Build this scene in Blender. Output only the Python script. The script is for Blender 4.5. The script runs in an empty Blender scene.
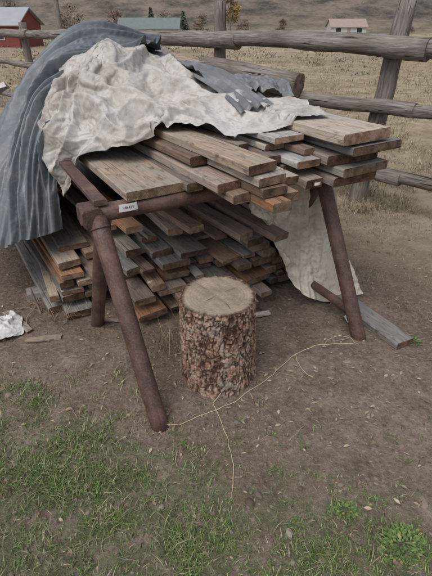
import bpy, bmesh, math, random
import numpy as np
from mathutils import Vector, Matrix, noise
random.seed(7); np.random.seed(7)
R=math.radians
scene=bpy.context.scene
COL=scene.collection

# ---------------------------------------------------------------- helpers
def link(o,parent=None):
    COL.objects.link(o)
    if parent: o.parent=parent
    return o
def empty(name):
    e=bpy.data.objects.new(name,None); COL.objects.link(e); e.empty_display_size=.1
    return e
def mesh_obj(name,verts,faces,mats=(),parent=None,smooth=False,midx=None):
    m=bpy.data.meshes.new(name)
    m.from_pydata([tuple(v) for v in verts],[],[tuple(f) for f in faces])
    for k in mats: m.materials.append(k)
    if midx is not None: m.polygons.foreach_set('material_index',list(midx))
    if smooth: m.polygons.foreach_set('use_smooth',[True]*len(m.polygons))
    m.update()
    return link(bpy.data.objects.new(name,m),parent)
def setcol(o,C):
    at=o.data.attributes.new('col','FLOAT_COLOR','POINT'); at.data.foreach_set('color',[q for c in C for q in c])
def fbm(x,y,z=0.0,o=4): return noise.fractal(Vector((x,y,z)),1.0,2.0,o)
def st_(a,b,x):
    x=min(max((x-a)/(b-a),0),1); return x*x*(3-2*x)
E1=Vector((.876,.482,0)); E2=Vector((-.482,.876,0)); O0=Vector((-.55,1.83,0))
def W(u,v,z): return O0+E1*u+E2*v+Vector((0,0,z))
ANG=math.atan2(E2.y,E2.x)

# ---------------------------------------------------------------- materials
class N:
    def __init__(s,name):
        s.m=bpy.data.materials.new(name); s.m.use_nodes=True
        s.t=s.m.node_tree; s.b=s.t.nodes['Principled BSDF']
    def l(s,a,b): s.t.links.new(a,b)
    def ramp(s,src,stops):
        r=s.t.nodes.new('ShaderNodeValToRGB'); e=r.color_ramp.elements
        while len(e)<len(stops): e.new(.5)
        for i,(p,c) in enumerate(stops):
            e[i].position=p
            if not isinstance(c,(tuple,list)): c=(c,c,c)
            e[i].color=(*c,1)
        s.l(src,r.inputs[0]); return r.outputs[0]
    def mix(s,f,a,b,ty='MIX'):
        x=s.t.nodes.new('ShaderNodeMix'); x.data_type='RGBA'; x.blend_type=ty
        for i,v in ((0,f),(6,a),(7,b)):
            if isinstance(v,bpy.types.NodeSocket): s.l(v,x.inputs[i])
            elif isinstance(v,(tuple,list)): x.inputs[i].default_value=(*v,1)
            else: x.inputs[i].default_value=v
        return x.outputs[2]
    def math(s,op,a,b=0.0,c=0.0):
        x=s.t.nodes.new('ShaderNodeMath'); x.operation=op
        for i,v in enumerate((a,b,c)):
            if isinstance(v,bpy.types.NodeSocket): s.l(v,x.inputs[i])
            else: x.inputs[i].default_value=v
        return x.outputs[0]
    def coord(s,kind='Object',scale=(1,1,1),rnd=False):
        tc=s.t.nodes.new('ShaderNodeTexCoord'); mp=s.t.nodes.new('ShaderNodeMapping')
        mp.inputs['Scale'].default_value=scale
        s.l(tc.outputs[kind],mp.inputs[0])
        if rnd:
            oi=s.t.nodes.new('ShaderNodeObjectInfo')
            s.l(s.math('MULTIPLY',oi.outputs['Random'],37.0),mp.inputs['Location'])
        return mp.outputs[0]
    def noise(s,vec,scale,detail=3,rough=.55,dist=0.0):
        x=s.t.nodes.new('ShaderNodeTexNoise'); x.inputs['Scale'].default_value=scale
        x.inputs['Detail'].default_value=detail; x.inputs['Roughness'].default_value=rough
        x.inputs['Distortion'].default_value=dist
        s.l(vec,x.inputs['Vector']); return x.outputs[0]
    def bump(s,h,strength=.5,dist=.01,prev=None):
        x=s.t.nodes.new('ShaderNodeBump'); x.inputs['Strength'].default_value=strength
        x.inputs['Distance'].default_value=dist; s.l(h,x.inputs['Height'])
        if prev: s.l(prev,x.inputs['Normal'])
        return x.outputs[0]
    def fin(s,col,rough=.8,nor=None,spec=.3,metal=0):
        if isinstance(col,bpy.types.NodeSocket): s.l(col,s.b.inputs['Base Color'])
        else: s.b.inputs['Base Color'].default_value=(*col,1)
        if isinstance(rough,bpy.types.NodeSocket): s.l(rough,s.b.inputs['Roughness'])
        else: s.b.inputs['Roughness'].default_value=rough
        s.b.inputs['Specular IOR Level'].default_value=spec
        s.b.inputs['Metallic'].default_value=metal
        if nor: s.l(nor,s.b.inputs['Normal'])
        return s.m

def wood(name,dark,mid,light,grey=(.2,.18,.16),greyamt=.4):
    n=N(name)
    g=n.noise(n.coord('Object',(1.6,28,28),True),3.0,4,.65,.6)
    s=n.noise(n.coord('Object',(1.5,6,6),True),2.2,4,.6,.3)
    c=n.ramp(g,[(.28,dark),(.5,mid),(.72,light)])
    c=n.mix(n.math('MULTIPLY',n.ramp(s,[(.38,0.0),(.60,1.0)]),greyamt),c,grey)
    cr=n.ramp(n.noise(n.coord('Object',(.8,60,60),True),2.0,2,.5,.2),[(.27,0.0),(.34,1.0)])
    c=n.mix(cr,tuple(q*.35 for q in dark),c)
    db=n.noise(n.coord('Object',(4,10,10),True),3.0,5,.72,.5)
    c=n.mix(n.ramp(db,[(.52,0.0),(.68,.75)]),c,(.085,.066,.053))
    oi=n.t.nodes.new('ShaderNodeObjectInfo')
    val=n.math('MULTIPLY_ADD',oi.outputs['Random'],.75,.62)
    hs=n.t.nodes.new('ShaderNodeHueSaturation'); n.l(c,hs.inputs['Color']); n.l(val,hs.inputs['Value'])
    n.l(n.math('MULTIPLY_ADD',n.math('FRACT',n.math('MULTIPLY',oi.outputs['Random'],17.3)),.65,.55),hs.inputs['Saturation'])
    b=n.bump(g,.5,.004); b=n.bump(cr,.5,.003,b)
    return n.fin(hs.outputs[0],.87,b,.15)
def wood_end(name,dark,light):
    n=N(name)
    v=n.coord('Object',(1,1,1),True)
    w=n.t.nodes.new('ShaderNodeTexWave'); w.wave_type='RINGS'; w.rings_direction='X'
    w.inputs['Scale'].default_value=38; w.inputs['Distortion'].default_value=4; w.inputs['Detail'].default_value=2
    n.l(v,w.inputs[0])
    c=n.mix(n.math('MULTIPLY',w.outputs['Fac'],.6),dark,light)
    d=n.noise(v,22,5,.7)
    c=n.mix(n.ramp(d,[(.38,.85),(.60,0.0)]),c,tuple(q*.4 for q in dark))
    oi=n.t.nodes.new('ShaderNodeObjectInfo')
    val=n.math('MULTIPLY_ADD',oi.outputs['Random'],.9,.5)
    hs=n.t.nodes.new('ShaderNodeHueSaturation'); n.l(c,hs.inputs['Color']); n.l(val,hs.inputs['Value'])
    return n.fin(hs.outputs[0],.9,n.bump(d,.7,.005),.12)

M_TAN=wood('wood_tan',(.21,.155,.11),(.37,.285,.21),(.50,.405,.315),(.30,.27,.235),.75)
M_BRN=wood('wood_brown',(.13,.083,.057),(.26,.17,.118),(.37,.255,.18),(.24,.205,.17),.6)
M_ORG=wood('wood_orange',(.15,.082,.050),(.29,.165,.105),(.40,.25,.165),(.22,.175,.14),.5)
M_GRY=wood('wood_grey',(.14,.125,.11),(.29,.265,.235),(.40,.37,.335),(.22,.205,.19),.5)
M_END=wood_end('wood_end_light',(.22,.145,.095),(.36,.26,.18))
M_ENDD=wood_end('wood_end_dark',(.13,.075,.052),(.24,.155,.11))

def rust():
    n=N('rusty_pipe')
    v=n.coord('Object',(1,1,1))
    a=n.noise(v,9,5,.7); f=n.noise(v,140,3,.7)
    c=n.ramp(a,[(.3,(.040,.023,.020)),(.5,(.082,.045,.036)),(.7,(.155,.09,.07))])
    c=n.mix(n.ramp(f,[(.48,0.0),(.7,.5)]),c,(.19,.12,.095))
    st=n.noise(n.coord('Object',(1.5,18,18)),3,4,.6)
    c=n.mix(n.ramp(st,[(.55,0.0),(.72,.65)]),c,(.028,.02,.018))
    return n.fin(c,n.ramp(a,[(.3,.38),(.7,.75)]),n.bump(f,.4,.002,n.bump(a,.25,.004)),.45,.0)
M_RUST=rust()

def tarp_mat(name,base,stain,edge,rough=.5,st=.5):
    n=N(name)
    v=n.coord('Object',(1,1,1))
    a=n.noise(v,3.2,6,.70,.8); b=n.noise(v,17,6,.72,1.0)
    c=n.mix(n.ramp(a,[(.40,0.0),(.64,st)]),base,stain)
    c=n.mix(n.ramp(b,[(.51,0.0),(.68,.6)]),c,edge)
    nd=n.bump(b,.3,.004)
    nd=n.bump(n.noise(v,380,1),.12,.001,nd)
    return n.fin(c,rough,nd,.4)
M_BEIGE=tarp_mat('tarp_beige',(.47,.45,.42),(.31,.27,.225),(.20,.165,.13),.45,.85)
M_WHITE=tarp_mat('tarp_white',(.60,.54,.45),(.42,.345,.265),(.25,.19,.14),.6,.8)
M_BLUE=tarp_mat('tarp_blue_grey',(.105,.12,.135),(.155,.167,.175),(.23,.228,.22),.42,.7)
M_GREY=tarp_mat('tarp_grey',(.13,.138,.145),(.24,.24,.235),(.07,.07,.07),.45,.9)
def corr_mat():
    n=N('galvanised_sheet'); v=n.coord('Object')
    a=n.noise(v,5,5,.7); b=n.noise(v,40,4,.7)
    c=n.ramp(a,[(.35,(.12,.125,.13)),(.55,(.19,.195,.20)),(.7,(.27,.27,.265))])
    c=n.mix(n.ramp(b,[(.52,0.0),(.7,.7)]),c,(.14,.10,.08))
    return n.fin(c,.5,n.bump(b,.2,.002),.5,.3)
M_CORR=corr_mat()

def logmat():
    n=N('weathered_log')
    g=n.noise(n.coord('Object',(1.2,14,14),True),3,5,.7,.8)
    c=n.ramp(g,[(.3,(.07,.06,.053)),(.5,(.20,.175,.155)),(.72,(.34,.305,.275))])
    s=n.noise(n.coord('Object',(1,2,2),True),2.5,3)
    c=n.mix(n.ramp(s,[(.45,0.0),(.65,.5)]),c,(.13,.10,.08))
    cr=n.ramp(n.noise(n.coord('Object',(.7,40,40),True),1.6,2),[(.3,0.0),(.37,1.0)])
    c=n.mix(cr,(.02,.016,.013),c)
    return n.fin(c,.85,n.bump(cr,.7,.008,n.bump(g,.7,.01)),.2)
M_LOG=logmat()
def ring_mat():
    n=N('log_end')
    v=n.coord('Object',(1,1,1))
    w=n.t.nodes.new('ShaderNodeTexWave'); w.wave_type='RINGS'; w.rings_direction='Z'
    w.inputs['Scale'].default_value=21; w.inputs['Distortion'].default_value=2.2; w.inputs['Detail'].default_value=3; w.inputs['Detail Scale'].default_value=1.5
    n.l(v,w.inputs[0])
    c=n.mix(w.outputs['Fac'],(.30,.24,.178),(.35,.285,.218))
    d=n.noise(v,9,5,.7)
    c=n.mix(n.ramp(d,[(.4,.75),(.62,0.0)]),c,(.19,.155,.12))
    f=n.noise(v,90,3)
    c=n.mix(n.ramp(f,[(.55,0.0),(.75,.5)]),c,(.42,.36,.29))
    at=n.t.nodes.new('ShaderNodeAttribute'); at.attribute_name='rim'
    c=n.mix(at.outputs['Fac'],c,(.10,.065,.045))
    return n.fin(c,.85,n.bump(d,.4,.006,n.bump(f,.4,.002)),.2)
M_RING=ring_mat()
def logend():
    n=N('rail_end'); v=n.coord('Object',(1,1,1),True)
    w=n.t.nodes.new('ShaderNodeTexWave'); w.wave_type='RINGS'; w.rings_direction='X'
    w.inputs['Scale'].default_value=30; w.inputs['Distortion'].default_value=1.5
    n.l(n.coord('Object'),w.inputs[0])
    c=n.mix(w.outputs['Fac'],(.15,.11,.08),(.26,.20,.15))
    d=n.noise(v,20,4)
    c=n.mix(n.ramp(d,[(.4,.7),(.6,0.0)]),c,(.06,.045,.035))
    return n.fin(c,.9,n.bump(d,.6,.01),.2)
M_LOGEND=logend()
def bark():
    n=N('pine_bark')
    at=n.t.nodes.new('ShaderNodeAttribute'); at.attribute_name='h'
    v=n.coord('Object',(1,1,.7))
    a=n.noise(v,14,4,.7,.6); f=n.noise(v,75,4,.75)
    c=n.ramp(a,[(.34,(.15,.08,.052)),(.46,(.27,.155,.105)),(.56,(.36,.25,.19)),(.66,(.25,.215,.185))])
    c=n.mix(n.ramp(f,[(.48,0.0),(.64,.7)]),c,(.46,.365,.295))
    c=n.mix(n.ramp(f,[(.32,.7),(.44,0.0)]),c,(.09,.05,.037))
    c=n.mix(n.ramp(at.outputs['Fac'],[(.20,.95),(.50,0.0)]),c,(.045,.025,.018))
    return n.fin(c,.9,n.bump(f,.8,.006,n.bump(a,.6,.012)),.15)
M_BARK=bark()
def colattr(name,rough=.6,spec=.25):
    n=N(name); at=n.t.nodes.new('ShaderNodeAttribute'); at.attribute_name='col'
    n.fin(at.outputs['Color'],rough,None,spec)
    return n.m
M_GRASS=colattr('grass_blades'); M_BITS=colattr('debris_bits',.85,.15); M_LEAF=colattr('leaves',.75,.15)

def flat(name,c,rough=.7,ns=8,amt=.25,bump=.2):
    n=N(name); v=n.coord('Object',(1,1,1)); a=n.noise(v,ns,4,.65)
    cc=n.mix(n.ramp(a,[(.35,0.0),(.7,amt)]),c,tuple(q*.45 for q in c))
    return n.fin(cc,rough,n.bump(a,bump,.01),.3)

def ground_mat():
    n=N('ground_soil')
    tc=n.t.nodes.new('ShaderNodeTexCoord'); P=tc.outputs['Object']
    sx=n.t.nodes.new('ShaderNodeSeparateXYZ'); n.l(P,sx.inputs[0])
    X,Y,Z=sx.outputs
    big=n.noise(P,1.1,4,.6,.4); med=n.noise(P,7,5,.72,.3); fine=n.noise(P,45,5,.8)
    dirt=n.ramp(med,[(.28,(.115,.086,.066)),(.5,(.190,.147,.116)),(.72,(.275,.222,.180))])
    dirt=n.mix(n.ramp(big,[(.40,0.0),(.60,.65)]),dirt,(.125,.092,.070))
    dirt=n.mix(n.ramp(fine,[(.53,0.0),(.66,.65)]),dirt,(.34,.28,.225))
    dirt=n.mix(n.ramp(fine,[(.35,.65),(.46,0.0)]),dirt,(.06,.043,.033))
    gy=n.math('ADD',n.math('MULTIPLY',Y,-1.0),1.38)
    gy=n.math('ADD',gy,n.math('MULTIPLY',X,-.25))
    gm=n.math('MULTIPLY',n.ramp(gy,[(0.0,0.0),(.5,1.0)]),n.ramp(n.noise(P,9,4,.75),[(.43,0.0),(.58,1.0)]))
    dirt=n.mix(n.math('MULTIPLY',gm,.7),dirt,(.09,.11,.05))
    ma=n.noise(P,.25,4,.65); mb=n.noise(P,3.0,5,.75)
    mead=n.ramp(ma,[(.35,(.27,.225,.145)),(.5,(.35,.285,.19)),(.65,(.42,.35,.24))])
    mead=n.mix(n.ramp(mb,[(.42,.6),(.58,0.0)]),mead,(.18,.135,.095))
    line=n.math('ADD',Y,n.math('MULTIPLY',X,.95))
    line=n.math('ADD',line,n.math('MULTIPLY',big,1.6))
    mm=n.ramp(n.math('MULTIPLY',line,.1),[(.46,0.0),(.64,1.0)])
    c=n.mix(mm,dirt,mead)
    far=n.noise(P,.03,6,.75); far2=n.noise(P,.35,4,.7)
    farc=n.ramp(far,[(.38,(.17,.15,.10)),(.5,(.29,.24,.16)),(.62,(.36,.31,.215))])
    farc=n.mix(n.ramp(far2,[(.50,0.0),(.66,.6)]),farc,(.15,.12,.085))
    c=n.mix(n.ramp(n.math('MULTIPLY',Y,.01),[(.25,0.0),(.6,1.0)]),c,farc)
    hn=n.noise(P,.06,6,.8)
    hill=n.ramp(hn,[(.38,(.055,.052,.042)),(.48,(.12,.10,.082)),(.60,(.19,.155,.125))])
    c=n.mix(n.ramp(n.math('MULTIPLY',Y,.001),[(.150,0.0),(.185,1.0)]),c,hill)
    b=n.bump(med,.75,.035); b=n.bump(fine,.9,.011,b)
    return n.fin(c,.95,b,.1)
M_GROUND=ground_mat()

# ---------------------------------------------------------------- ground
def gz(x,y):
    z=.018*fbm(x*1.3,y*1.3,3.1,3)+.009*fbm(x*6,y*6,1.2,3)
    z-=.030*min(max(y-7,0),115)
    d=y+.15*abs(x)
    t=min(max((d-160)/330,0),1); h=t*t*(3-2*t)
    if h>0: z+=h*(120+50*fbm(x*.006,y*.006,8,4))
    s=max(abs(x)-260,0); z+=min(s*.25,80)
    if y<-200: z+=min((-200-y)*.2,60)
    if y>7: z+=.12*min((y-7)/10,1)*fbm(x*.15,y*.15,5,3)
    return z
def axis(n,a,k):
    t=np.linspace(-1,1,n); return a*np.sinh(k*t)/np.sinh(k)
ax=axis(320,700,7.8); ay=axis(350,750,7.8)+1.6
vs=[(x,y,gz(x,y)) for y in ay for x in ax]
nx,ny=len(ax),len(ay)
fs=[(j*nx+i,j*nx+i+1,(j+1)*nx+i+1,(j+1)*nx+i) for j in range(ny-1) for i in range(nx-1)]
mesh_obj('ground',vs,fs,[M_GROUND],smooth=True)

# ---------------------------------------------------------------- boards
def board(name,parent,u,v,z,w,h,L,yaw=0,pitch=0,mat=None,emat=None,roll=0):
    """u,v,z = centre of the front end, bottom; runs away along E2"""
    ch=min(w,h)*random.uniform(.07,.16); seg=14
    vs=[];fs=[];mi=[]
    sec=[(-w/2+ch,0),(w/2-ch,0),(w/2,ch),(w/2,h-ch),(w/2-ch,h),(-w/2+ch,h),(-w/2,h-ch),(-w/2,ch)]
    ns=random.random()*50; wb=random.uniform(-.009,.009); wc=random.uniform(-.004,.004); cup=random.uniform(-.004,.004)
    sk=random.uniform(-.07,.07)
    for s in range(seg+1):
        t=(s/seg)**1.5
        for (a,b) in sec:
            x=t*L+((sk*a+.006*fbm(a*40,b*40,ns,2)) if s==0 else 0)
            vs.append((x,a+wb*math.sin(t*5+ns)+.0025*fbm(t*14,ns+a*30),b+wc*math.sin(t*4+ns)+cup*(abs(a)/(w/2))**2+.0022*fbm(t*14,ns+b*20+a*9)))
    for s in range(seg):
        for i in range(8):
            j=(i+1)%8; fs.append((s*8+j,s*8+i,(s+1)*8+i,(s+1)*8+j)); mi.append(0)
    fs.append(tuple(range(8))); mi.append(1)
    fs.append(tuple(seg*8+i for i in range(7,-1,-1))); mi.append(1)
    o=mesh_obj(name,vs,fs,[mat or M_TAN,emat or M_END],parent,midx=mi)
    o.location=W(u,v,z); o.rotation_euler=(R(roll),-R(pitch),ANG+R(yaw))
    return o

stack=empty('lumber_stack')
n_=[0]
def sb(u0,u1,v,z,h,L,yaw=0,mat=None,emat=None,**k):
    n_[0]+=1
    return board('board_%d'%n_[0],stack,(u0+u1)/2,v,z,u1-u0,h,L,yaw,mat=mat,emat=emat,**k)
B0=.897
sb(.16,.45,-.03,B0,.042,2.6,1.5,M_TAN,M_END)
sb(.47,.60,.10,B0,.045,2.6,.5,M_BRN,M_ENDD)
for (a,b,v,l,h,yaw,m) in [
  (.44,.53,-.06,0,.042,2,M_BRN),(.54,.63,-.30,0,.042,1.5,M_BRN),(.64,.735,-.46,0,.044,1,M_ORG),(.745,.84,-.38,0,.042,0,M_BRN),(.85,.94,-.22,0,.045,0,M_GRY),(.95,1.05,-.30,0,.045,-1,M_TAN),
  (.50,.62,-.24,1,.042,3,M_BRN),(.63,.76,-.40,1,.038,2,M_BRN),(.78,.90,-.30,1,.036,.5,M_TAN),(.91,1.04,-.16,1,.044,0,M_BRN),
  (.50,.60,.02,2,.044,5,M_BRN),(.61,.76,-.38,2,.036,4,M_TAN),(.80,.91,-.14,2,.040,1.5,M_BRN),(.92,1.06,-.26,2,.034,1,M_GRY),
  (.59,.745,-.34,3,.040,5,M_TAN),(.87,1.02,-.05,3,.03,4,M_TAN),(.76,.82,.0,3,.03,7,M_BRN),(1.0,1.07,-.20,3,.03,2,M_BRN)]:
    sb(a,b,v,B0+l*.0455,h,2.5,yaw+random.uniform(-.7,.7),m,random.choice([M_END,M_ENDD]))
for l,(a,b,v,yaw,m,h) in enumerate([(1.08,1.36,-.33,0,M_BRN,.046),(1.10,1.41,-.36,.8,M_TAN,.042),(1.06,1.37,-.31,-.6,M_BRN,.046),(1.12,1.45,-.38,1.3,M_GRY,.040)]):
    sb(a,b,v,B0+l*.051,h,2.6,yaw,m,M_END if l%2 else M_ENDD)
sb(1.07,1.38,-.37,B0+4*.051,.05,2.5,2.2,M_TAN,M_END)
sb(1.33,1.42,-.22,B0+4*.051,.035,2.3,-2,M_BRN,M_ENDD)
sb(.88,1.06,-.12,B0+.182,.028,2.2,3,M_GRY,M_END)
for i,(a,b,v,z,yaw) in enumerate([(.75,.95,1.2,1.12,-8),(1.0,1.15,1.3,1.16,-14),(1.15,1.3,1.45,1.2,-10),(1.05,1.2,1.65,1.245,-16),(1.25,1.4,1.6,1.245,-12),(.9,1.04,1.5,1.30,-18),(1.1,1.2,1.72,1.29,-20)]):
    sb(a,b,v,z,.04,1.3,yaw,random.choice([M_TAN,M_BRN,M_GRY]),M_END)

pile=empty('lumber_pile')
k=0
for l in range(10):
    z=.05+l*.050
    ua=-.22+.02*l; ub=1.42-.012*l
    u=ua+random.uniform(0,.06)
    while u<ub:
        w=random.choice([.06,.09,.09,.10,.14,.14,.19])
        vf=.42-.23*max(0,u)+random.uniform(-.16,.16)-(.05 if l<3 else 0)+l*.012
        if u<.2: vf=.62+random.uniform(-.15,.2)
        if u>1.15: vf=max(vf,.2)
        if l>=7 and (u<.15 or random.random()<.38): u+=w; continue
        k+=1; th=random.choice([.044,.044,.034,.022])
        board('board_%d'%k,pile,u+w/2,vf,z+random.uniform(0,.004),w-.006,th,2.3+random.uniform(-.2,.3),random.uniform(-4,5)+1,random.uniform(-.5,.7),
              random.choice([M_ORG,M_ORG,M_BRN,M_BRN,M_TAN,M_GRY]),random.choice([M_END,M_ENDD]),random.uniform(-3,3))
        u+=w+random.choice([0.0,.004,.012,.03])
for (u,v,z,yaw,pt) in [(1.0,-.08,.53,6,2),(.85,.05,.52,9,2.5),(.62,.2,.55,8,2),(.30,.35,.56,4,1)]:
    k+=1; board('board_%d'%k,pile,u,v,z,.10,.04,2.2,yaw,pt,M_ORG,M_END)
for v in (.9,2.2):
    k+=1; o=board('bearer_%d'%k,pile,.6,v,.0,.10,.048,1.8,0,0,M_GRY,M_ENDD)
    o.rotation_euler=(0,0,math.atan2(E1.y,E1.x)); o.location=W(-.3,v,.0)
board('weathered_board',None,-.04,.50,.01,.17,.045,2.4,1,0,M_GRY,M_ENDD)
board('weathered_board.001',None,-.16,.62,.012,.10,.045,2.2,3,0,M_GRY,M_ENDD)
board('weathered_board.002',None,1.47,-.67,.008,.13,.042,2.2,-2,0,M_GRY,M_END)

M_PAPER=flat('paper_tag',(.72,.70,.66),.6,30,.2,.05)
M_INK=flat('ink',(.08,.08,.09),.7,5,.1,.05)
def tag(name,u,v,z,w=.075,h=.028,lines=True):
    e=bpy.data.objects.new(name,None); COL.objects.link(e)
    e.location=W(u,v,z); e.rotation_euler=(0,0,math.atan2(E1.y,E1.x))
    vs=[];fs=[]
    for i in range(7):
        for j in range(2):
            t=i/6; vs.append(((t-.5)*w,-.004*math.sin(t*3.1),(j-.5)*h))
    for i in range(6): fs.append((i*2,i*2+2,i*2+3,i*2+1))
    mesh_obj('paper',vs,fs,[M_PAPER],e)
    if lines:
        vs=[];fs=[]
        for i,ww in enumerate((.05,.11,.04,.09,.05,.08)):
            x=-w*.28+i*w*.10
            b=len(vs); vs+= [(x,-.0055,-h*.12),(x+w*ww*.6,-.0055,-h*.12),(x+w*ww*.6,-.0055,h*.16),(x,-.0055,h*.16)]; fs.append((b,b+1,b+2,b+3))
        mesh_obj('print',vs,fs,[M_INK],e)
tag('paper_tag',.155,-.054,.878,.085,.035)
tag('paper_tag',1.0,-.315,.925,.035,.014,False)
tag('paper_tag',.32,.42-.23*.32-.12,.30,.03,.014,False); tag('paper_tag',.6,.16,.26,.03,.014,False)

# ---------------------------------------------------------------- trestles
def tube(name,a,b,r,mat,parent,seg=24,cap=True,wob=0.0,taper=1.0,rings=10,emat=None,rough=0.0):
    a=Vector(a);b=Vector(b);d=b-a;L=d.length
    vs=[];fs=[];mi=[]
    sd=random.random()*90
    for s in range(rings+1):
        t=s/rings
        rr=r*(1+(taper-1)*t)
        oy=wob*fbm(t*2.2,sd);oz=wob*fbm(t*2.2,sd+9)
        for i in range(seg):
            an=2*math.pi*i/seg
            q=rr*(1+rough*fbm(math.cos(an)*1.2+sd,math.sin(an)*1.2,t*L*1.2)+rough*.5*fbm(math.cos(an)*3+sd,math.sin(an)*3,t*L*4))
            vs.append((t*L,math.cos(an)*q+oy,math.sin(an)*q+oz))
    for s in range(rings):
        for i in range(seg):
            j=(i+1)%seg; fs.append((s*seg+i,s*seg+j,(s+1)*seg+j,(s+1)*seg+i)); mi.append(0)
    fs.append(tuple(range(seg-1,-1,-1)));mi.append(1); fs.append(tuple(rings*seg+i for i in range(seg)));mi.append(1)
    o=mesh_obj(name,vs,fs,[mat,emat or mat],parent,midx=mi)
    sm=[True]*(rings*seg)+[False,False]; o.data.polygons.foreach_set('use_smooth',sm)
    o.matrix_world=Matrix.Translation(a)@d.to_track_quat('X','Z').to_matrix().to_4x4()
    return o
def ring_weld(p,d,r,parent):
    bpy.ops.mesh.primitive_torus_add(major_radius=r,minor_radius=.005,major_segments=28,minor_segments=8,location=p)
    o=bpy.context.object; o.rotation_euler=Vector(d).to_track_quat('Z','Y').to_euler(); o.name='weld_bead'; o.data.materials.append(M_RUST); o.parent=parent
def trestle(name,dv):
    e=empty(name); r=.041
    tube('top_pipe',W(-.05,dv,.853),W(1.40,dv,.853),r,M_RUST,e)
    for u,fo,ba in ((.0,(.05,-.535),(.02,.41)),(1.27,(.04,-.50),(.02,.40))):
        top=W(u+.02,dv-.02,.845)
        tube('front_leg',top,W(u+fo[0],dv+fo[1],-.03),r,M_RUST,e)
        tube('rear_leg',W(u+.06,dv+.02,.845),W(u+ba[0],dv+ba[1],-.03),r*.95,M_RUST,e)
        dd=(W(u+fo[0],dv+fo[1],-.03)-top)
        ring_weld(top+dd*.05,dd,r+.001,e)
    tube('foot_brace',W(1.31,dv-.42,.14),W(1.30,dv+.34,.14),.026,M_RUST,e)
    return e
t1=trestle('pipe_sawhorse',0.0)
trestle('pipe_sawhorse',2.05)
board('side_rail',t1,.045,-.03,.897,.06,.025,2.0,0,0,M_RUST,M_RUST)
board('end_plate',t1,-.005,-.055,.812,.085,.083,.11,0,0,M_RUST,M_RUST)

# ---------------------------------------------------------------- stump
def stump():
    e=empty('tree_stump'); e.location=(.012,1.765,0)
    H=.475; seg=280; rg=150; vs=[];hh=[]
    for s in range(rg+1):
        t=s/rg; z=-.02+t*(H+.02)
        for i in range(seg):
            an=2*math.pi*i/seg; ca,sa=math.cos(an),math.sin(an)
            base=.193+.008*fbm(ca*1.1,sa*1.1,z*1.5)+.006*max(0,.15-z)/.15-.008*t
            p=Vector((ca*2.6+.4*fbm(ca*5,sa*5,z*12),sa*2.6+.4*fbm(ca*5+7,sa*5,z*12),z*7.0+.5*fbm(ca*4,sa*4,z*9+5)))*1.75
            ds,_=noise.voronoi(p); ed=min((ds[1]-ds[0])*2.2,1)
            ds2,_=noise.voronoi(p*2.6); e2=min((ds2[1]-ds2[0])*1.8,1)
            big=.55+.8*fbm(ca*2,sa*2,z*5+3,2)
            h=(ed**.5)*(.65+.35*fbm(p.x*.6,p.y*.6,p.z*.6))*.75+e2*.32*min(1,ed*2)
            h=h*(.65+.35*min(1,max(0,big)))+.08
            q=base-.011+.021*h+.003*fbm(ca*30,sa*30,z*60)
            if t>.985: q-=.003
            vs.append((ca*q,sa*q,z+(.004*fbm(ca*5,sa*5,3) if t==1 else 0))); hh.append(h)
    fs=[(s*seg+i,s*seg+(i+1)%seg,(s+1)*seg+(i+1)%seg,(s+1)*seg+i) for s in range(rg) for i in range(seg)]
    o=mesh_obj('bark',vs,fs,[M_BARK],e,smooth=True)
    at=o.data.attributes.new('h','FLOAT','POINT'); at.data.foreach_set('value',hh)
    vs2=[];rim=[];fs2=[];K=24
    outer=vs[rg*seg:(rg+1)*seg]
    for k_ in range(K+1):
        f=1-(k_/K)*.999
        for i in range(seg):
            x,y,_=outer[i]; tr=(f if k_ else 1)
            zz=H+.005*fbm(x*f*9,y*f*9,2)+.0010*math.sin((x*.8+y*.6)*f*160)*.6+(0 if k_ else -.003)
            vs2.append((x*tr,y*tr,zz)); rim.append((1,.9,.35)[k_] if k_<3 else 0)
    for k_ in range(K):
        for i in range(seg):
            j=(i+1)%seg; fs2.append((k_*seg+i,k_*seg+j,(k_+1)*seg+j,(k_+1)*seg+i))
    c=mesh_obj('cut_face',vs2,fs2,[M_RING],e,smooth=True)
    at=c.data.attributes.new('rim','FLOAT','POINT'); at.data.foreach_set('value',rim)
    vs3=[];fs3=[]
    for an,r0,r1 in ((.6,.02,.12),(2.4,.05,.15),(3.9,.015,.10),(5.1,.06,.15)):
        d=Vector((math.cos(an),math.sin(an),0)); nrm=Vector((-d.y,d.x,0)); b=len(vs3)
        m=d*((r0+r1)/2)+nrm*.003
        for p in (d*r0,m-nrm*.0012,d*r1,m+nrm*.0012): vs3.append((p.x,p.y,H+.0055))
        fs3.append((b,b+1,b+2,b+3))
    mesh_obj('drying_checks',vs3,fs3,[flat('crack_dark',(.05,.035,.025))],e)
    return e
stump()

# ---------------------------------------------------------------- tarps: draped sheets relaxed as cloth
def cat(P,n,ax):
    P=np.moveaxis(P,ax,0); m=P.shape[0]
    t=np.linspace(0,m-1,n); i=np.minimum(t.astype(int),m-2); f=(t-i)[:,None,None]
    g=lambda k:P[np.clip(k,0,m-1)]
    a,b,c,d=g(i-1),g(i),g(i+1),g(i+2)
    a=np.where((i==0)[:,None,None],2*b-c,a); d=np.where((i==m-2)[:,None,None],2*c-b,d)
    o=.5*((2*b)+(-a+c)*f+(2*a-5*b+4*c-d)*f**2+(-a+3*b-3*c+d)*f**3)
    return np.moveaxis(o,0,ax)
def supz(P):
    u,v=P[...,0],P[...,1]
    s=np.where(u<.50,.95,np.where(u<.78,1.085,np.where(u<1.06,1.10,1.165)))
    return np.where((v>-.35)&(u>.17)&(u<1.46),s,-1)
def normals(P):
    gu=np.gradient(P,axis=0); gv=np.gradient(P,axis=1); N_=np.cross(gu,gv); N_/=np.linalg.norm(N_,axis=2)[...,None]+1e-9
    if N_[...,2].mean()<0: N_=-N_
    return N_
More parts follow.
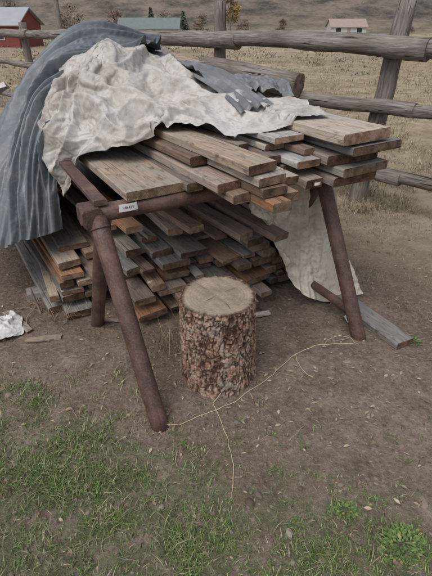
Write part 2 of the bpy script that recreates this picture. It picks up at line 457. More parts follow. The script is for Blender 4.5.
def con(A,B,rest,k,mode=0):
    d=B-A; L=np.linalg.norm(d,axis=2)+1e-9
    e=(L-rest)
    if mode==1: e=np.minimum(e,0)
    c=d*((e/L)*.5*k)[...,None]
    A+=c; B-=c
def relax(B,Nn,X,G,iters,bfac,g,maxd,clamp,hold,Xr):
    n=B.shape; S=slice; prs=[]
    for ax in (0,1):
        for st in (0,1):
            k=(n[ax]-st)//2*2
            a=[S(None),S(None)];b=[S(None),S(None)]
            a[ax]=S(st,st+k-1,2); b[ax]=S(st+1,st+k,2)
            prs.append((tuple(a),tuple(b),1.0))
    for st in (0,1):
        k=(n[0]-st)//2*2
        prs.append(((S(st,st+k-1,2),S(0,-1)),(S(st+1,st+k,2),S(1,None)),.3))
        prs.append(((S(st,st+k-1,2),S(1,None)),(S(st+1,st+k,2),S(0,-1)),.3))
    rests=[np.linalg.norm(Xr[b]-Xr[a],axis=2)*(1+.5*(G[a]+G[b])) for a,b,_ in prs]
    bends=[]
    for ax in (0,1):
        for st in range(4):
            ia=np.arange(st,n[ax]-2,4)
            if len(ia)==0: continue
            a=(ia,) if ax==0 else (S(None),ia); b=(ia+2,) if ax==0 else (S(None),ia+2)
            bends.append((a,b,np.linalg.norm(Xr[b]-Xr[a],axis=2)*(1+G[a])*bfac))
    X0=X.copy()
    for it in range(iters):
        X[...,2]-=g
        X+=(X0-X)*hold
        for (a,b,k),r in zip(prs,rests): con(X[a],X[b],r,k)
        for a,b,r in bends:
            A=X[a];Bb=X[b]; con(A,Bb,r,.8,1); X[a]=A; X[b]=Bb
        d=((X-B)*Nn).sum(2)
        X-=Nn*(np.minimum(d,0)+np.maximum(d-maxd,0))[...,None]
        if clamp:
            s=supz(X); X[...,2]=np.where((s>0)&(X[...,2]<s+.006),s+.006,X[...,2])
    return X
def sheet(name,net,mat,n=(170,190),g1=.05,g2=.03,seed=0,clamp=False,folds=((5,7,.05,0),),maxd=.12,grav=.0003,edge=.02,it=(60,40),crk=(30,.007),fade=None):
    def base(nn):
        P=cat(cat(np.array(net,float),nn[0],0),nn[1],1)
        if clamp:
            s=supz(P); P[...,2]=np.where((s>0)&(P[...,2]<s+.006),s+.006,P[...,2])
        return P
    nc=(n[0]//2,n[1]//2)
    B=base(nc); Nn=normals(B)
    D=np.zeros(nc)
    for q,(fs_,ft,amp,sk) in enumerate(folds):
        for i in range(nc[0]):
            for j in range(nc[1]):
                s=i/(nc[0]-1);t=j/(nc[1]-1)
                wv=.35*fbm(s*2+seed,t*2.3,q+4.,2)
                f=noise.noise(Vector((s*fs_+sk*t+wv+seed,t*ft+sk*.3*s+wv,seed*1.7+q)))
                m=.55+.9*fbm(s*2.2+q*7,t*2.2+seed,1.5,1)
                fd=fade(s,t) if fade else 1
                D[i,j]+=fd*amp*max(0,m)*max(0,1-3.2*abs(f))
    X=B+Nn*(D+.004)[...,None]
    G=g1*np.array([[max(0,.6+1.5*fbm(i/nc[0]*3+seed,j/nc[1]*3,7,2)) for j in range(nc[1])] for i in range(nc[0])])
    X=relax(B,Nn,X,G,it[0],.88,grav,maxd,clamp,.015,X.copy())
    Xf=cat(cat(X,n[0],0),n[1],1); Nf=normals(Xf)
    cr=np.array([[noise.noise(Vector((*(Xf[i,j]*crk[0]*.5),))+Vector((seed,0,0))) for j in range(n[1])] for i in range(n[0])])
    c2=np.array([[noise.noise(Vector((*(Xf[i,j]*crk[0]*1.2),))+Vector((seed,5,0))) for j in range(n[1])] for i in range(n[0])])
    msk=np.array([[min(1,max(.1,.5+1.8*fbm(i/n[0]*4+seed,j/n[1]*4,3,2))) for j in range(n[1])] for i in range(n[0])])
    X=Xf+Nf*(msk*(crk[1]*(1-3*np.abs(cr))+crk[1]*.35*(1-3*np.abs(c2))))[...,None]
    X=relax(Xf-Nf*.01,Nf,X,g2*msk,it[1],.93,grav*.3,.03,clamp,.02,Xf)
    for i in range(n[0]):
        for j in (0,n[1]-1): X[i,j]+=edge*fbm(i*.05,j+seed,2,2)*np.array((.7,.5,.3))
    for j in range(n[1]):
        for i in (0,n[0]-1): X[i,j]+=edge*fbm(i+seed,j*.05,2,2)*np.array((.5,.7,.3))
    vs=[W(*p) for p in X.reshape(-1,3)]
    fs=[(i*n[1]+j,i*n[1]+j+1,(i+1)*n[1]+j+1,(i+1)*n[1]+j) for i in range(n[0]-1) for j in range(n[1]-1)]
    return mesh_obj(name,vs,fs,[mat],smooth=True)
beige=[[(0.03,.70,.72),(.16,.54,.97),(.36,.41,1.00),(.62,.34,1.12),(.80,.04,1.10),(1.25,-.06,1.17)],
       [(.01,.80,.92),(.13,.68,1.08),(.35,.6,1.12),(.63,.5,1.17),(.86,.2,1.14),(1.28,.04,1.175)],
       [(.05,.95,1.15),(.17,.90,1.19),(.40,.88,1.24),(.70,.75,1.25),(.95,.42,1.16),(1.31,.15,1.178)],
       [(.20,1.12,1.30),(.34,1.15,1.36),(.57,1.2,1.42),(.84,1.12,1.36),(1.02,.75,1.20),(1.36,.28,1.18)],
       [(.27,1.5,1.33),(.42,1.55,1.37),(.62,1.55,1.39),(.88,1.4,1.31),(1.08,1.0,1.18),(1.38,.4,1.175)]]
sheet('beige_tarp',beige,M_BEIGE,(210,250),.05,.03,3.3,True,((2.2,4,.12,1.5),(4,8,.07,-2),(9,5,.03,1)),crk=(34,.008),fade=lambda s,t:(1-.65*st_(.6,.85,s))*(1-.5*st_(.62,.75,t)))
blue=[[(.45,.9,1.18),(.5,1.1,1.32),(.85,1.5,1.34),(1.2,2.0,1.36),(1.3,2.6,1.28)],
      [(.16,.85,1.10),(.2,1.08,1.25),(.36,1.38,1.40),(.62,1.85,1.48),(.85,2.5,1.34)],
      [(.05,.80,.98),(-.0,.98,1.08),(.05,1.3,1.20),(.22,1.8,1.20),(.35,2.5,1.1)],
      [(.0,.74,.78),(-.15,.86,.80),(-.26,1.15,.82),(-.15,1.8,.80),(-.05,2.5,.75)],
      [(-.03,.68,.54),(-.24,.75,.48),(-.5,.95,.38),(-.45,1.7,.32),(-.3,2.6,.3)]]
sheet('blue_grey_tarp',blue,M_BLUE,(210,280),.03,.015,9.1,False,((.9,15,.10,2.0),(1.2,7,.10,-1.2),(3,24,.03,-3)),.2,crk=(16,.003),it=(40,25))
gt=[[(.98,.50,1.19),(1.15,.46,1.20),(1.40,.42,1.19)],
    [(.95,.72,1.23),(1.18,.7,1.24),(1.42,.62,1.22)],
    [(.92,1.02,1.26),(1.18,1.0,1.25),(1.44,.85,1.20)],
    [(.88,1.25,1.2),(1.1,1.2,1.2),(1.45,1.05,1.08)]]
sheet('grey_tarp',gt,M_GREY,(110,110),.05,.03,5.3,False,((1.2,7,.07,.5),(3,5,.04,0)))
# corrugated roofing sheet lying across the stack, over the tarp
vs=[];fs=[];nu,nv=91,30
for j in range(nv):
    for i in range(nu):
        a=i/(nu-1); b=j/(nv-1)
        u=.86+.34*a+.10*b; v=.16+1.12*b+.10*a
        z=1.222+.10*b+.02*math.sin(b*3.1)-.03*(a-.4)**2*4+.0095*math.sin(a*2*math.pi*5.0)+.010*fbm(u*3,v*3,2,2)-(.035*(1-b)**6)
        vs.append(W(u,v,z))
fs=[(j*nu+i,j*nu+i+1,(j+1)*nu+i+1,(j+1)*nu+i) for j in range(nv-1) for i in range(nu-1)]
cs=mesh_obj('corrugated_metal_sheet',vs,fs,[M_CORR],smooth=True)
sm=cs.modifiers.new('thickness','SOLIDIFY'); sm.thickness=.002
wt=[[(.80,.09,.885),(1.05,.10,.885),(1.3,.12,.89),(1.46,.20,.89)],
    [(.84,.10,.78),(1.08,.10,.74),(1.34,.10,.7),(1.50,.15,.7)],
    [(.9,.10,.66),(1.10,.08,.5),(1.35,.04,.4),(1.56,.06,.4)],
    [(1.05,.06,.60),(1.12,.02,.26),(1.34,-.08,.04),(1.66,-.14,.035)]]
sheet('dirty_white_tarp',wt,M_WHITE,(140,130),.05,.03,5.3,False,((1,9,.08,.8),(3,5,.04,1)),crk=(34,.009))
sk=[[(-.2,1.7,1.0),(-.1,2.1,1.12),(0.05,2.5,1.1)],[(-.35,1.6,.9),(-.35,2.1,.95),(-.25,2.6,.9)],[(-.5,1.5,.6),(-.6,2.1,.55),(-.6,2.7,.6)]]
sheet('pale_sheet',sk,M_BEIGE,(80,80),.05,.03,12.2,False,((3,4,.10,1),))
M_SCRAP=tarp_mat('scrap_plastic',(.58,.58,.56),(.38,.36,.32),(.22,.19,.15),.5,.7)
sheet('plastic_scrap',[[(-.60,.50,.012),(-.50,.47,.03),(-.40,.50,.012)],[(-.62,.62,.04),(-.50,.60,.05),(-.38,.61,.03)],[(-.60,.70,.012),(-.5,.72,.02),(-.40,.71,.012)]],M_SCRAP,(60,60),.05,.03,6.6,False,((3,4,.05,1),),.06,crk=(60,.004))
sheet('plastic_scrap',[[(1.36,-.33,.012),(1.42,-.34,.02)],[(1.37,-.28,.015),(1.44,-.27,.012)]],M_SCRAP,(20,20),.05,.03,6.6,False,((2,2,.01,1),),.02,crk=(60,.002))

# ---------------------------------------------------------------- pole fence
fence=empty('log_fence')
def fl(x): return 5.64-.97*x
posts=[3.3,1.48,.04,-1.6,-3.4,-5.4,-7.6,-10]
for i,x in enumerate(posts):
    y=fl(x); g=gz(x,y); h=1.74 if i<3 else 1.55
    lean=.10 if i==1 else random.uniform(-.03,.03)
    r=.085 if i==1 else .07
    tube('post_%d'%(i+1),(x-lean*.6,y+.10,g-.2),(x+lean,y+.12,g+h),r,M_LOG,fence,20,True,.02,.9,14,M_LOGEND,.12)
for i in range(len(posts)-1):
    xa,xb=posts[i],posts[i+1]; ya,yb=fl(xa),fl(xb); ga,gb=gz(xa,ya),gz(xb,yb)
    for k_,(h,r) in enumerate(((1.385,.085),(.90,.062),(.33,.065))):
        off=-.06 if (i+k_)%2 else -.05
        j=random.uniform(-.025,.025)
        if i>2: r*=.85
        tube('rail_%d_%d'%(i+1,k_+1),(xa+.20,ya-.194+off,ga+h+j),(xb-.06,yb+.058+off,gb+h-j*.6),r,M_LOG,fence,20,True,.03,.84,18,M_LOGEND,.10)
tube('thick_rail',(-.15,5.40,1.13),(.80,4.66,1.02),.105,M_LOG,fence,24,True,.02,1.05,14,M_LOGEND,.12)

# ---------------------------------------------------------------- blades
def blades(name,pos,h,w,lean,cols,mat):
    n=len(pos); az=np.random.rand(n)*2*np.pi; la=np.random.rand(n)*2*np.pi
    dx,dy=np.cos(az),np.sin(az); lx,ly=np.cos(la)*lean,np.sin(la)*lean
    P=np.asarray(pos)
    def pt(s,side,ww):
        return np.stack([P[:,0]+lx*h*s**2+dx*w*ww*side,P[:,1]+ly*h*s**2+dy*w*ww*side,P[:,2]+h*(s-.35*lean*s**2)],1)
    V=np.stack([pt(0,-.5,1),pt(0,.5,1),pt(.5,.5,.85),pt(.5,-.5,.85),pt(1,0,0)],1).reshape(-1,3)
    b=np.arange(n)*5
    me=bpy.data.meshes.new(name)
    me.vertices.add(n*5); me.vertices.foreach_set('co',V.ravel())
    li=np.stack([b,b+1,b+2,b+3,b+3,b+2,b+4],1).ravel()
    me.loops.add(n*7); me.loops.foreach_set('vertex_index',li.astype(np.int32))
    me.polygons.add(n*2)
    ls=np.stack([np.arange(n)*7,np.arange(n)*7+4],1).ravel(); me.polygons.foreach_set('loop_start',ls.astype(np.int32))
    me.update(calc_edges=True); me.validate()
    at=me.attributes.new('col','FLOAT_COLOR','POINT')
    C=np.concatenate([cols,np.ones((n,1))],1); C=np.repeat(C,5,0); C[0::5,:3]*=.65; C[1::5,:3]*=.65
    at.data.foreach_set('color',C.ravel())
    me.materials.append(mat)
    return link(bpy.data.objects.new(name,me))
def pick(n,cs,jit=.2):
    c=np.array(cs)[np.random.randint(0,len(cs),n)]; return c*(1+jit*(np.random.rand(n,1)*2-1))
G=[(.115,.18,.05),(.15,.225,.065),(.19,.26,.085),(.095,.15,.045),(.24,.28,.12)]
D=[(.36,.30,.19),(.45,.38,.25),(.30,.24,.15),(.23,.18,.115)]
pts=[];hs=[]
def gdens(x,y):
    a=1/(1+math.exp((y-(1.24-.40*(min(x,.15)+.3)-.12*max(x-.15,0)))*9))
    m=fbm(x*3.2,y*3.2,2.7,3)
    return a*(.30+1.9*max(0,m+.18))
while len(pts)<80000:
    x=random.uniform(-1.6,1.6);y=random.uniform(.35,1.8); q=gdens(x,y)
    if random.random()>q: continue
    kk=random.random()
    for _ in range(int(random.uniform(6,26)*(1 if x<0 else .7))):
        pts.append((x+random.gauss(0,.022),y+random.gauss(0,.022),gz(x,y)-.004))
        hs.append(random.uniform(.010,.045)*(1.2 if x<-.1 else .75)*(.6+q*.35+.7*kk**3))
n=len(pts); c=pick(n,G+[D[0]],.25)
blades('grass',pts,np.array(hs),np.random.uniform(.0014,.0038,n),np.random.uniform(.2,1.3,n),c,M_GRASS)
pts=[];hs=[];ws=[]
while len(pts)<70000:
    d=random.random()
    y=4.0+30*d*d; x=random.uniform(-.75,.75)*(y+1)*1.1
    if y<5.4-.95*x-.5*random.random():
        if random.random()<.8: continue
    if fbm(x*.7,y*.7,1.1,3)<-.35+.3*random.random(): continue
    s=.035+.004*y
    for _ in range(14):
        a,b=x+random.gauss(0,s),y+random.gauss(0,s)
        pts.append((a,b,gz(a,b)-.01)); hs.append(random.uniform(.04,.14)); ws.append(.003+.0005*y)
for _ in range(1500):
    x=random.uniform(1.0,3.2);y=random.uniform(2.2,4.3)
    if fbm(x*1.5,y*1.5,4)<-.05: continue
    for _ in range(8):
        pts.append((x+random.gauss(0,.03),y+random.gauss(0,.03),gz(x,y)-.004)); hs.append(random.uniform(.015,.06)); ws.append(.0025)
n=len(pts)
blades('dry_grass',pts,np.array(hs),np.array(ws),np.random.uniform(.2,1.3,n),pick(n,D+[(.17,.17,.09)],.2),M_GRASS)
pts=[];hs=[]
for (cx,cy,k_,hh) in [(-.24,1.95,80,.22),(-.30,1.55,25,.09),(-.95,2.25,60,.14),(-1.1,2.6,60,.18),(1.25,2.35,40,.10),(1.35,2.2,30,.09),(.2,1.6,20,.06),(-.33,1.4,30,.06),(.85,1.95,25,.06)]:
    for _ in range(k_):
        pts.append((cx+random.gauss(0,.05),cy+random.gauss(0,.05),0)); hs.append(random.uniform(.3,1)*hh)
n=len(pts)
blades('dead_stalks',pts,np.array(hs),np.full(n,.003),np.random.uniform(.3,1.4,n),pick(n,[(.30,.20,.11),(.22,.14,.08),(.38,.28,.17)]),M_GRASS)

# ---------------------------------------------------------------- weeds
def leafset(name,items,mat,parent=None):
    vs=[];fs=[];cs=[]
    for p,d,upv,L,w,c in items:
        sd=d.cross(upv).normalized(); b=len(vs)
        for t,ww,dz in ((0,.12,0),(.3,.8,.06),(.65,1,.05),(1,.1,-.08)):
            ctr=p+d*(L*t)+upv*(dz*L)
            for s in (-1,0,1):
                vs.append(ctr+sd*(w*.5*ww*s)+upv*(abs(s)*.10*w)); cs.append((*c,1))
        for r in range(3):
            for s in range(2):
                a=b+r*3+s; fs.append((a,a+1,a+4,a+3))
    o=mesh_obj(name,vs,fs,[mat],parent); setcol(o,cs)
    return o
def weed(x,y,rad,n,L):
    items=[]
    for _ in range(n):
        a=random.uniform(0,6.283); r=rad*math.sqrt(random.random())*random.uniform(.6,1.25)
        p=Vector((x+math.cos(a)*r,y+math.sin(a)*r*.8,gz(x,y)+.003+random.random()*.025*max(0,1-r/rad)))
        a2=a+random.uniform(-1.2,1.2); d=Vector((math.cos(a2),math.sin(a2),random.uniform(.0,.8))).normalized()
        up=Vector((random.uniform(-.5,.5),random.uniform(-.5,.5),1)); up=(up-d*up.dot(d)).normalized()
        l=L*random.uniform(.4,1.1); g=random.uniform(.65,1.35)
        items.append((p,d,up,l,l*.42,(.12*g,.175*g,.06*g) if random.random()<.93 else (.28,.24,.10)))
    leafset('weed_plant',items,M_LEAF)
weed(.66,.86,.085,420,.022); weed(.485,.985,.05,170,.017); weed(.62,1.02,.03,50,.014); weed(.30,.93,.03,50,.014); weed(.12,1.42,.02,26,.012); weed(.80,.80,.06,200,.02); weed(.24,1.15,.03,36,.012); weed(1.12,2.0,.05,80,.02); weed(.38,1.28,.03,36,.012)
for _ in range(50): weed(random.uniform(-.7,.85),random.uniform(.72,1.4),random.uniform(.012,.03),random.randint(8,24),.011)

# ---------------------------------------------------------------- debris
def lumps(name,items,mat):
    bm=bmesh.new(); bmesh.ops.create_icosphere(bm,subdivisions=2,radius=1)
    base=np.array([v.co[:] for v in bm.verts]); F=[[v.index for v in f.verts] for f in bm.faces]; bm.free()
    V=[];FF=[];C=[]
    for i,(x,y,z,s,c) in enumerate(items):
        sc=np.array([random.uniform(.7,1.3),random.uniform(.6,1.2),random.uniform(.4,.8)])*s
        a=random.uniform(0,6.28); sd=random.random()*99
        k_=np.array([1+.35*noise.noise(Vector(b)*1.3+Vector((sd,0,0))) for b in base])[:,None]
        q=base*k_*sc; ca,sa=math.cos(a),math.sin(a)
        q=np.stack([q[:,0]*ca-q[:,1]*sa+x,q[:,0]*sa+q[:,1]*ca+y,q[:,2]+z+s*.12],1)
        b=len(V); V+=q.tolist(); FF+=[[t+b for t in f] for f in F]; C+=[(*c,1)]*len(base)
    o=mesh_obj(name,V,FF,[mat]); setcol(o,C)
    return o
it=[]
for _ in range(3200):
    y=random.uniform(.5,4.2); x=random.uniform(-.65,.7)*(y+.9)
    s=random.choice([.002,.003,.004,.005,.007,.010])*random.uniform(.7,1.3)
    if random.random()<.012: s=random.uniform(.014,.024)
    g=random.uniform(.6,1.15); c=random.choice([(.18,.137,.106),(.21,.167,.133),(.23,.20,.17),(.14,.105,.08)])
    it.append((x,y,gz(x,y),s,tuple(q*g for q in c)))
lumps('gravel',it,M_BITS)
items=[]
for _ in range(2200):
    y=random.uniform(.5,3.6); x=random.uniform(-.62,.66)*(y+.9)
    if random.random()<.35: x,y=random.gauss(.1,.5),random.gauss(1.75,.3)
    a=random.uniform(0,6.283); d=Vector((math.cos(a),math.sin(a),random.uniform(-.1,.25))).normalized()
    up=Vector((random.uniform(-.3,.3),random.uniform(-.3,.3),1)); up=(up-d*up.dot(d)).normalized()
    L=random.uniform(.006,.032); wd=L*random.choice([.08,.12,.2,.45])
    c=random.choice([(.32,.24,.165),(.24,.17,.12),(.42,.33,.235),(.17,.12,.09),(.34,.28,.17)])
    items.append((Vector((x,y,gz(x,y)+.004)),d,up,L,wd,c))
leafset('leaf_litter',items,M_BITS)
stk=empty('twigs')
for _ in range(70):
    y=random.uniform(.8,3.2); x=random.uniform(-.6,.62)*(y+.9); a=random.uniform(0,6.28); L=random.uniform(.03,.12)
    x2,y2=x+math.cos(a)*L,y+math.sin(a)*L
    tube('twig',(x,y,gz(x,y)+.003),(x2,y2,gz(x2,y2)+.004),random.uniform(.001,.0025),M_BRN if random.random()<.5 else M_GRY,stk,6,True,.008,.6,5)
tube('upright_stick',(-1.10,2.28,-.02),(-1.14,2.32,.18),.009,M_BRN,stk,8,True,.01,.8,6)
for _ in range(14):
    x,y=random.uniform(-1.35,-.85),random.uniform(2.15,2.55); a=random.uniform(0,6.28); L=random.uniform(.1,.25)
    tube('twig',(x,y,.01),(x+math.cos(a)*L,y+math.sin(a)*L,random.uniform(.02,.10)),.003,M_BRN,stk,6,True,.03,.5,6)
for i,(u,v,L,yw) in enumerate([(.25,.30,.25,60),(.55,.10,.18,-40),(1.0,-.02,.22,80),(-.35,.5,.3,20),(-.2,.35,.2,70)]):
    board('wood_scrap' if i==0 else 'wood_scrap.%03d'%i,None,u,v,.004,.04,.012,L,yw,0,M_TAN,M_END)

# ---------------------------------------------------------------- twine
M_TW=flat('twine_fibre',(.50,.43,.27),.8,60,.4,.3)
def twine(name,pts,r=.0018):
    cu=bpy.data.curves.new(name,'CURVE'); cu.dimensions='3D'; cu.bevel_depth=r; cu.bevel_resolution=2; cu.resolution_u=8
    s=cu.splines.new('NURBS'); s.use_endpoint_u=True; s.order_u=3
    P=[]
    for i in range(len(pts)-1):
        a,b=Vector(pts[i]),Vector(pts[i+1]); m=max(2,int((b-a).length/.03))
        for j in range(m):
            q=a.lerp(b,j/m); q.x+=random.uniform(-.004,.004); q.y+=random.uniform(-.004,.004); P.append(q)
    P.append(Vector(pts[-1]))
    s.points.add(len(P)-1)
    for p,q in zip(s.points,P): p.co=(q.x,q.y,max(q.z,gz(q.x,q.y)+.005) ,1)
    cu.materials.append(M_TW); return link(bpy.data.objects.new(name,cu))
twine('baling_twine',[(-.26,1.47,.10),(-.29,1.42,.05),(-.25,1.385,.02),(-.165,1.40,.005),(-.05,1.46,0),(.092,1.545,.0),(.25,1.68,.01),(.36,1.80,.015),(.433,1.87,.03),(.55,1.93,.04),(.66,1.95,.035),(.76,1.93,.05)])
twine('baling_twine',[(.02,1.57,.03),(-.015,1.53,.0),(.02,1.42,.0),(.053,1.317,0),(.07,1.18,0),(.062,1.03,0)])
twine('baling_twine',[(.433,1.87,.03),(.44,1.80,.0),(.47,1.72,0),(.50,1.70,0)])
twine('baling_twine',[(.60,1.93,.03),(.64,2.02,.0),(.72,2.05,0),(.78,2.02,0),(.80,1.95,.03)])

# ---------------------------------------------------------------- background buildings
M_RED=flat('red_siding',(.22,.055,.045),.7,3,.3); M_METAL=flat('metal_roof',(.34,.35,.355),.4,1,.2)
M_WHT=flat('white_siding',(.50,.49,.46),.7,2,.15); M_GRN=flat('grey_green_roof',(.16,.185,.17),.6,2,.3)
M_PINK=flat('faded_roof',(.33,.25,.22),.7,2,.3); M_GLS=flat('window_glass',(.03,.035,.04),.15,1,.1,.0); M_TRIM=flat('trim_white',(.55,.54,.51),.6,2,.1)
M_FW=flat('weathered_white_paint',(.40,.39,.36),.7,2,.3)
def box(name,x0,x1,y0,y1,z0,z1,mat,par):
    v=[(x0,y0,z0),(x1,y0,z0),(x1,y1,z0),(x0,y1,z0),(x0,y0,z1),(x1,y0,z1),(x1,y1,z1),(x0,y1,z1)]
    return mesh_obj(name,v,[(0,3,2,1),(4,5,6,7),(0,1,5,4),(1,2,6,5),(2,3,7,6),(3,0,4,7)],[mat],par)
def house(name,cx,cy,w,d,hw,hr,mw,mr,openings):
    e=empty(name); e.location=(cx,cy,gz(cx,cy)-.2)
    v=[(-w/2,-d/2,0),(w/2,-d/2,0),(w/2,d/2,0),(-w/2,d/2,0),(-w/2,-d/2,hw),(w/2,-d/2,hw),(w/2,d/2,hw),(-w/2,d/2,hw),(-w/2,0,hw+hr),(w/2,0,hw+hr)]
    mesh_obj('walls',v,[(0,1,5,4),(2,3,7,6),(1,2,6,9,5),(3,0,4,8,7),(0,3,2,1)],[mw],e)
    ov=.4; t=.12; sl=hr/(d/2)
    for s in (-1,1):
        y1=s*(d/2+ov); z1=hw-ov*sl
        a=[(-w/2-ov,0,hw+hr+.03),(w/2+ov,0,hw+hr+.03),(w/2+ov,y1,z1+.03),(-w/2-ov,y1,z1+.03)]
        b=[(p[0],p[1],p[2]+t) for p in a]
        mesh_obj('roof',a+b,[(0,1,2,3),(7,6,5,4),(0,4,5,1),(1,5,6,2),(2,6,7,3),(3,7,4,0)],[mr],e)
    for (x,z,ww,hh,kind) in openings:
        box('frame',x-ww/2-.1,x+ww/2+.1,-d/2-.06,-d/2+.02,z-.1,z+hh+.1,M_TRIM,e)
        box(kind,x-ww/2,x+ww/2,-d/2-.09,-d/2+.0,z,z+hh,M_GLS if kind=='window' else mr,e)
house('red_barn',-27.5,62,10,8,2.6,1.6,M_RED,M_METAL,[(-2,.2,2.2,2.0,'door'),(2.8,1.2,1.0,.8,'window')])
house('farm_house',-14.8,116,13,8,2.6,1.9,M_WHT,M_GRN,[(-4.5,1.1,1.4,1.1,'window'),(-1.5,1.1,1.4,1.1,'window'),(1.2,.25,1.0,2.1,'door'),(4.3,1.1,1.6,1.1,'window')])
house('ranch_house',38,150,10,7,2.5,1.8,M_WHT,M_PINK,[(-3,1.1,1.4,1.1,'window'),(0,.25,1.0,2.1,'door'),(3,1.1,1.4,1.1,'window')])
house('shed',-37,88,7,6,2.4,1.2,M_METAL,M_METAL,[(0,.2,2.0,2.0,'door')])
wf=empty('white_fence')
for i in range(12):
    x=8+i*3; box('post',x-.07,x+.07,156.9,157.1,gz(x,157)-.3,gz(x,157)+1.3,M_FW,wf)
    if i<11:
        for h in (.6,1.1):
            za=gz(x,157)+h; zb=gz(x+3,157)+h
            v=[(x,156.85,za),(x+3,156.85,zb),(x+3,156.85,zb+.12),(x,156.85,za+.12),(x,156.8,za),(x+3,156.8,zb),(x+3,156.8,zb+.12),(x,156.8,za+.12)]
            mesh_obj('rail',v,[(0,1,2,3),(4,7,6,5),(0,4,5,1),(3,2,6,7)],[M_FW],wf)
up=empty('utility_pole'); px,py=-7.6,25
tube('pole',(px,py,gz(px,py)-.3),(px,py,gz(px,py)+7),.13,M_LOG,up,14,True,.02,.75,10,M_LOGEND,.05)
tube('crossarm',(px-.9,py,gz(px,py)+6.5),(px+.9,py,gz(px,py)+6.5),.06,M_LOG,up,8)

# ---------------------------------------------------------------- trees
def tree(name,x,y,H,rad,cols,kind='broad',nleaf=2600,ls=.35):
    e=empty(name); z0=gz(x,y)
    tube('trunk',(x,y,z0-.3),(x+.1,y,z0+H*.85),H*.025,M_LOG,e,10,True,.1,.3,8,None,.1)
    V=[];F=[];C=[];cl=[]
    if kind=='broad':
        for i in range(26):
            a=random.uniform(0,6.28); t=random.uniform(.3,1); rr=rad*math.sin(min(1,(1.15-t)*1.6)*1.5)*random.uniform(.3,.95)
            p=Vector((x+math.cos(a)*rr,y+math.sin(a)*rr,z0+H*t)); cl.append((p,rad*random.uniform(.2,.38)))
            if i<12: tube('limb',(x,y,z0+H*(t*.6)),p,H*.008,M_LOG,e,6,True,.05,.4,5)
    else:
        for i in range(60):
            t=(i+.5)/60; a=i*2.4; rr=rad*(1-t)*random.uniform(.55,1); p=Vector((x+math.cos(a)*rr*.6,y+math.sin(a)*rr*.6,z0+H*(.12+.88*t)))
            cl.append((p,max(.25,rad*(1-t)*.5)))
            if i%5==0 and t<.9: tube('limb',(x,y,p.z+.2),p,H*.005,M_LOG,e,5,True,.02,.4,3)
    for k_ in range(nleaf):
        p,r=random.choice(cl); v=Vector((random.gauss(0,1),random.gauss(0,1),random.gauss(0,.7))); v=v*(r*.5)
        q=p+v; c=random.choice(cols); g=random.uniform(.7,1.25)*(1+.35*v.z/r)
        d1=Vector((random.gauss(0,1),random.gauss(0,1),random.gauss(0,.6))).normalized(); d2=d1.orthogonal().normalized()
        s=ls*random.uniform(.5,1.2); b=len(V)
        V+=[q+d1*s,q+d2*s*.5,q-d1*s,q-d2*s*.5]; F.append((b,b+1,b+2,b+3)); C+=[(c[0]*g,c[1]*g,c[2]*g,1)]*4
    o=mesh_obj('foliage',V,F,[M_LEAF],e); setcol(o,C)
YL=[(.34,.23,.08),(.29,.19,.07),(.23,.16,.07)]; CG=[(.075,.09,.065),(.09,.105,.075),(.065,.075,.055)]; BR=[(.16,.12,.09),(.20,.15,.11),(.13,.105,.08)]
tree('cottonwood_tree',3.0,112,10,2.6,YL,nleaf=1800,ls=.25)
for x,y,h in ((-10,158,6),(-20,160,7)): tree('pine_tree',x,y,h,2.4,CG,'con',1500,.4)
for x,y,h in ((-42,105,8),(-34,120,7),(-14,140,6),(-4,145,5),(-26,135,6),(20,155,4),(52,140,4),(8,150,4)): tree('bare_tree',x,y,h,h*.5,BR,'broad',1300,.2)
V=[];F=[];C=[]
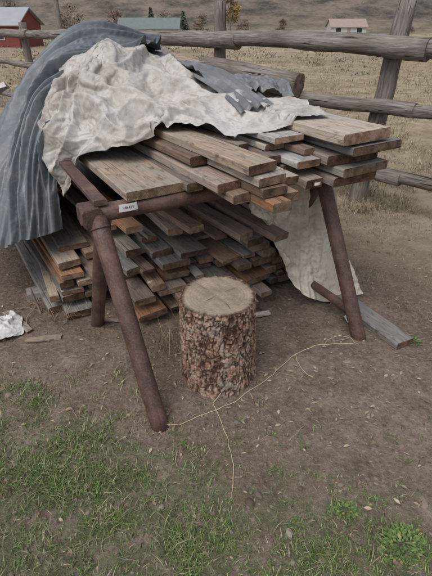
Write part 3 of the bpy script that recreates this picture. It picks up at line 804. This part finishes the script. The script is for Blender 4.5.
for _ in range(900):
    y=random.uniform(14,260); x=random.uniform(-.6,.6)*(y+5); z0=gz(x,y); s=random.uniform(.12,.4)*(1+y*.009)
    c0=random.choice([(.20,.165,.105),(.13,.125,.085),(.25,.19,.12),(.15,.11,.08)])
    for _ in range(26):
        q=Vector((x+random.gauss(0,s*.8),y+random.gauss(0,s*.8),z0+abs(random.gauss(0,s*.35)))); d1=Vector((random.gauss(0,1),random.gauss(0,1),random.gauss(0,1)+.8)).normalized(); d2=d1.orthogonal().normalized(); w=s*.18; b=len(V)
        g=random.uniform(.7,1.3); V+=[q+d1*w,q+d2*w*.5,q-d1*w,q-d2*w*.5]; F.append((b,b+1,b+2,b+3)); C+=[(c0[0]*g,c0[1]*g,c0[2]*g,1)]*4
o=mesh_obj('brush',V,F,[M_LEAF]); setcol(o,C)

# ---------------------------------------------------------------- light
el,rot=R(58),R(215)
w=bpy.data.worlds.new('World'); scene.world=w; w.use_nodes=True; nt=w.node_tree
sky=nt.nodes.new('ShaderNodeTexSky'); sky.sky_type='NISHITA'; sky.sun_disc=False; sky.sun_elevation=el; sky.sun_rotation=rot
sky.dust_density=3; sky.air_density=1.2
hs=nt.nodes.new('ShaderNodeHueSaturation'); hs.inputs['Saturation'].default_value=.55; hs.inputs['Value'].default_value=1.12
bg=nt.nodes['Background']; bg.inputs['Strength'].default_value=.15
nt.links.new(sky.outputs[0],hs.inputs['Color']); nt.links.new(hs.outputs[0],bg.inputs['Color'])
sl=bpy.data.lights.new('sun','SUN'); sl.energy=1.5; sl.angle=R(45); sl.color=(1,.985,.96)
so=link(bpy.data.objects.new('sun',sl))
d=Vector((math.sin(rot)*math.cos(el),math.cos(rot)*math.cos(el),math.sin(el)))
so.rotation_euler=d.to_track_quat('Z','Y').to_euler(); so.location=(0,0,20)

# ---------------------------------------------------------------- camera
cd=bpy.data.cameras.new('camera'); cd.sensor_fit='VERTICAL'; cd.sensor_height=24; cd.lens=443/576*24
cd.clip_end=3000; cd.clip_start=.05
co=link(bpy.data.objects.new('camera',cd)); co.location=(0,0,1.6); co.rotation_euler=(R(90-31.6),0,0)
scene.camera=co
scene.view_settings.view_transform='Standard'; scene.view_settings.look='None'; scene.view_settings.exposure=0
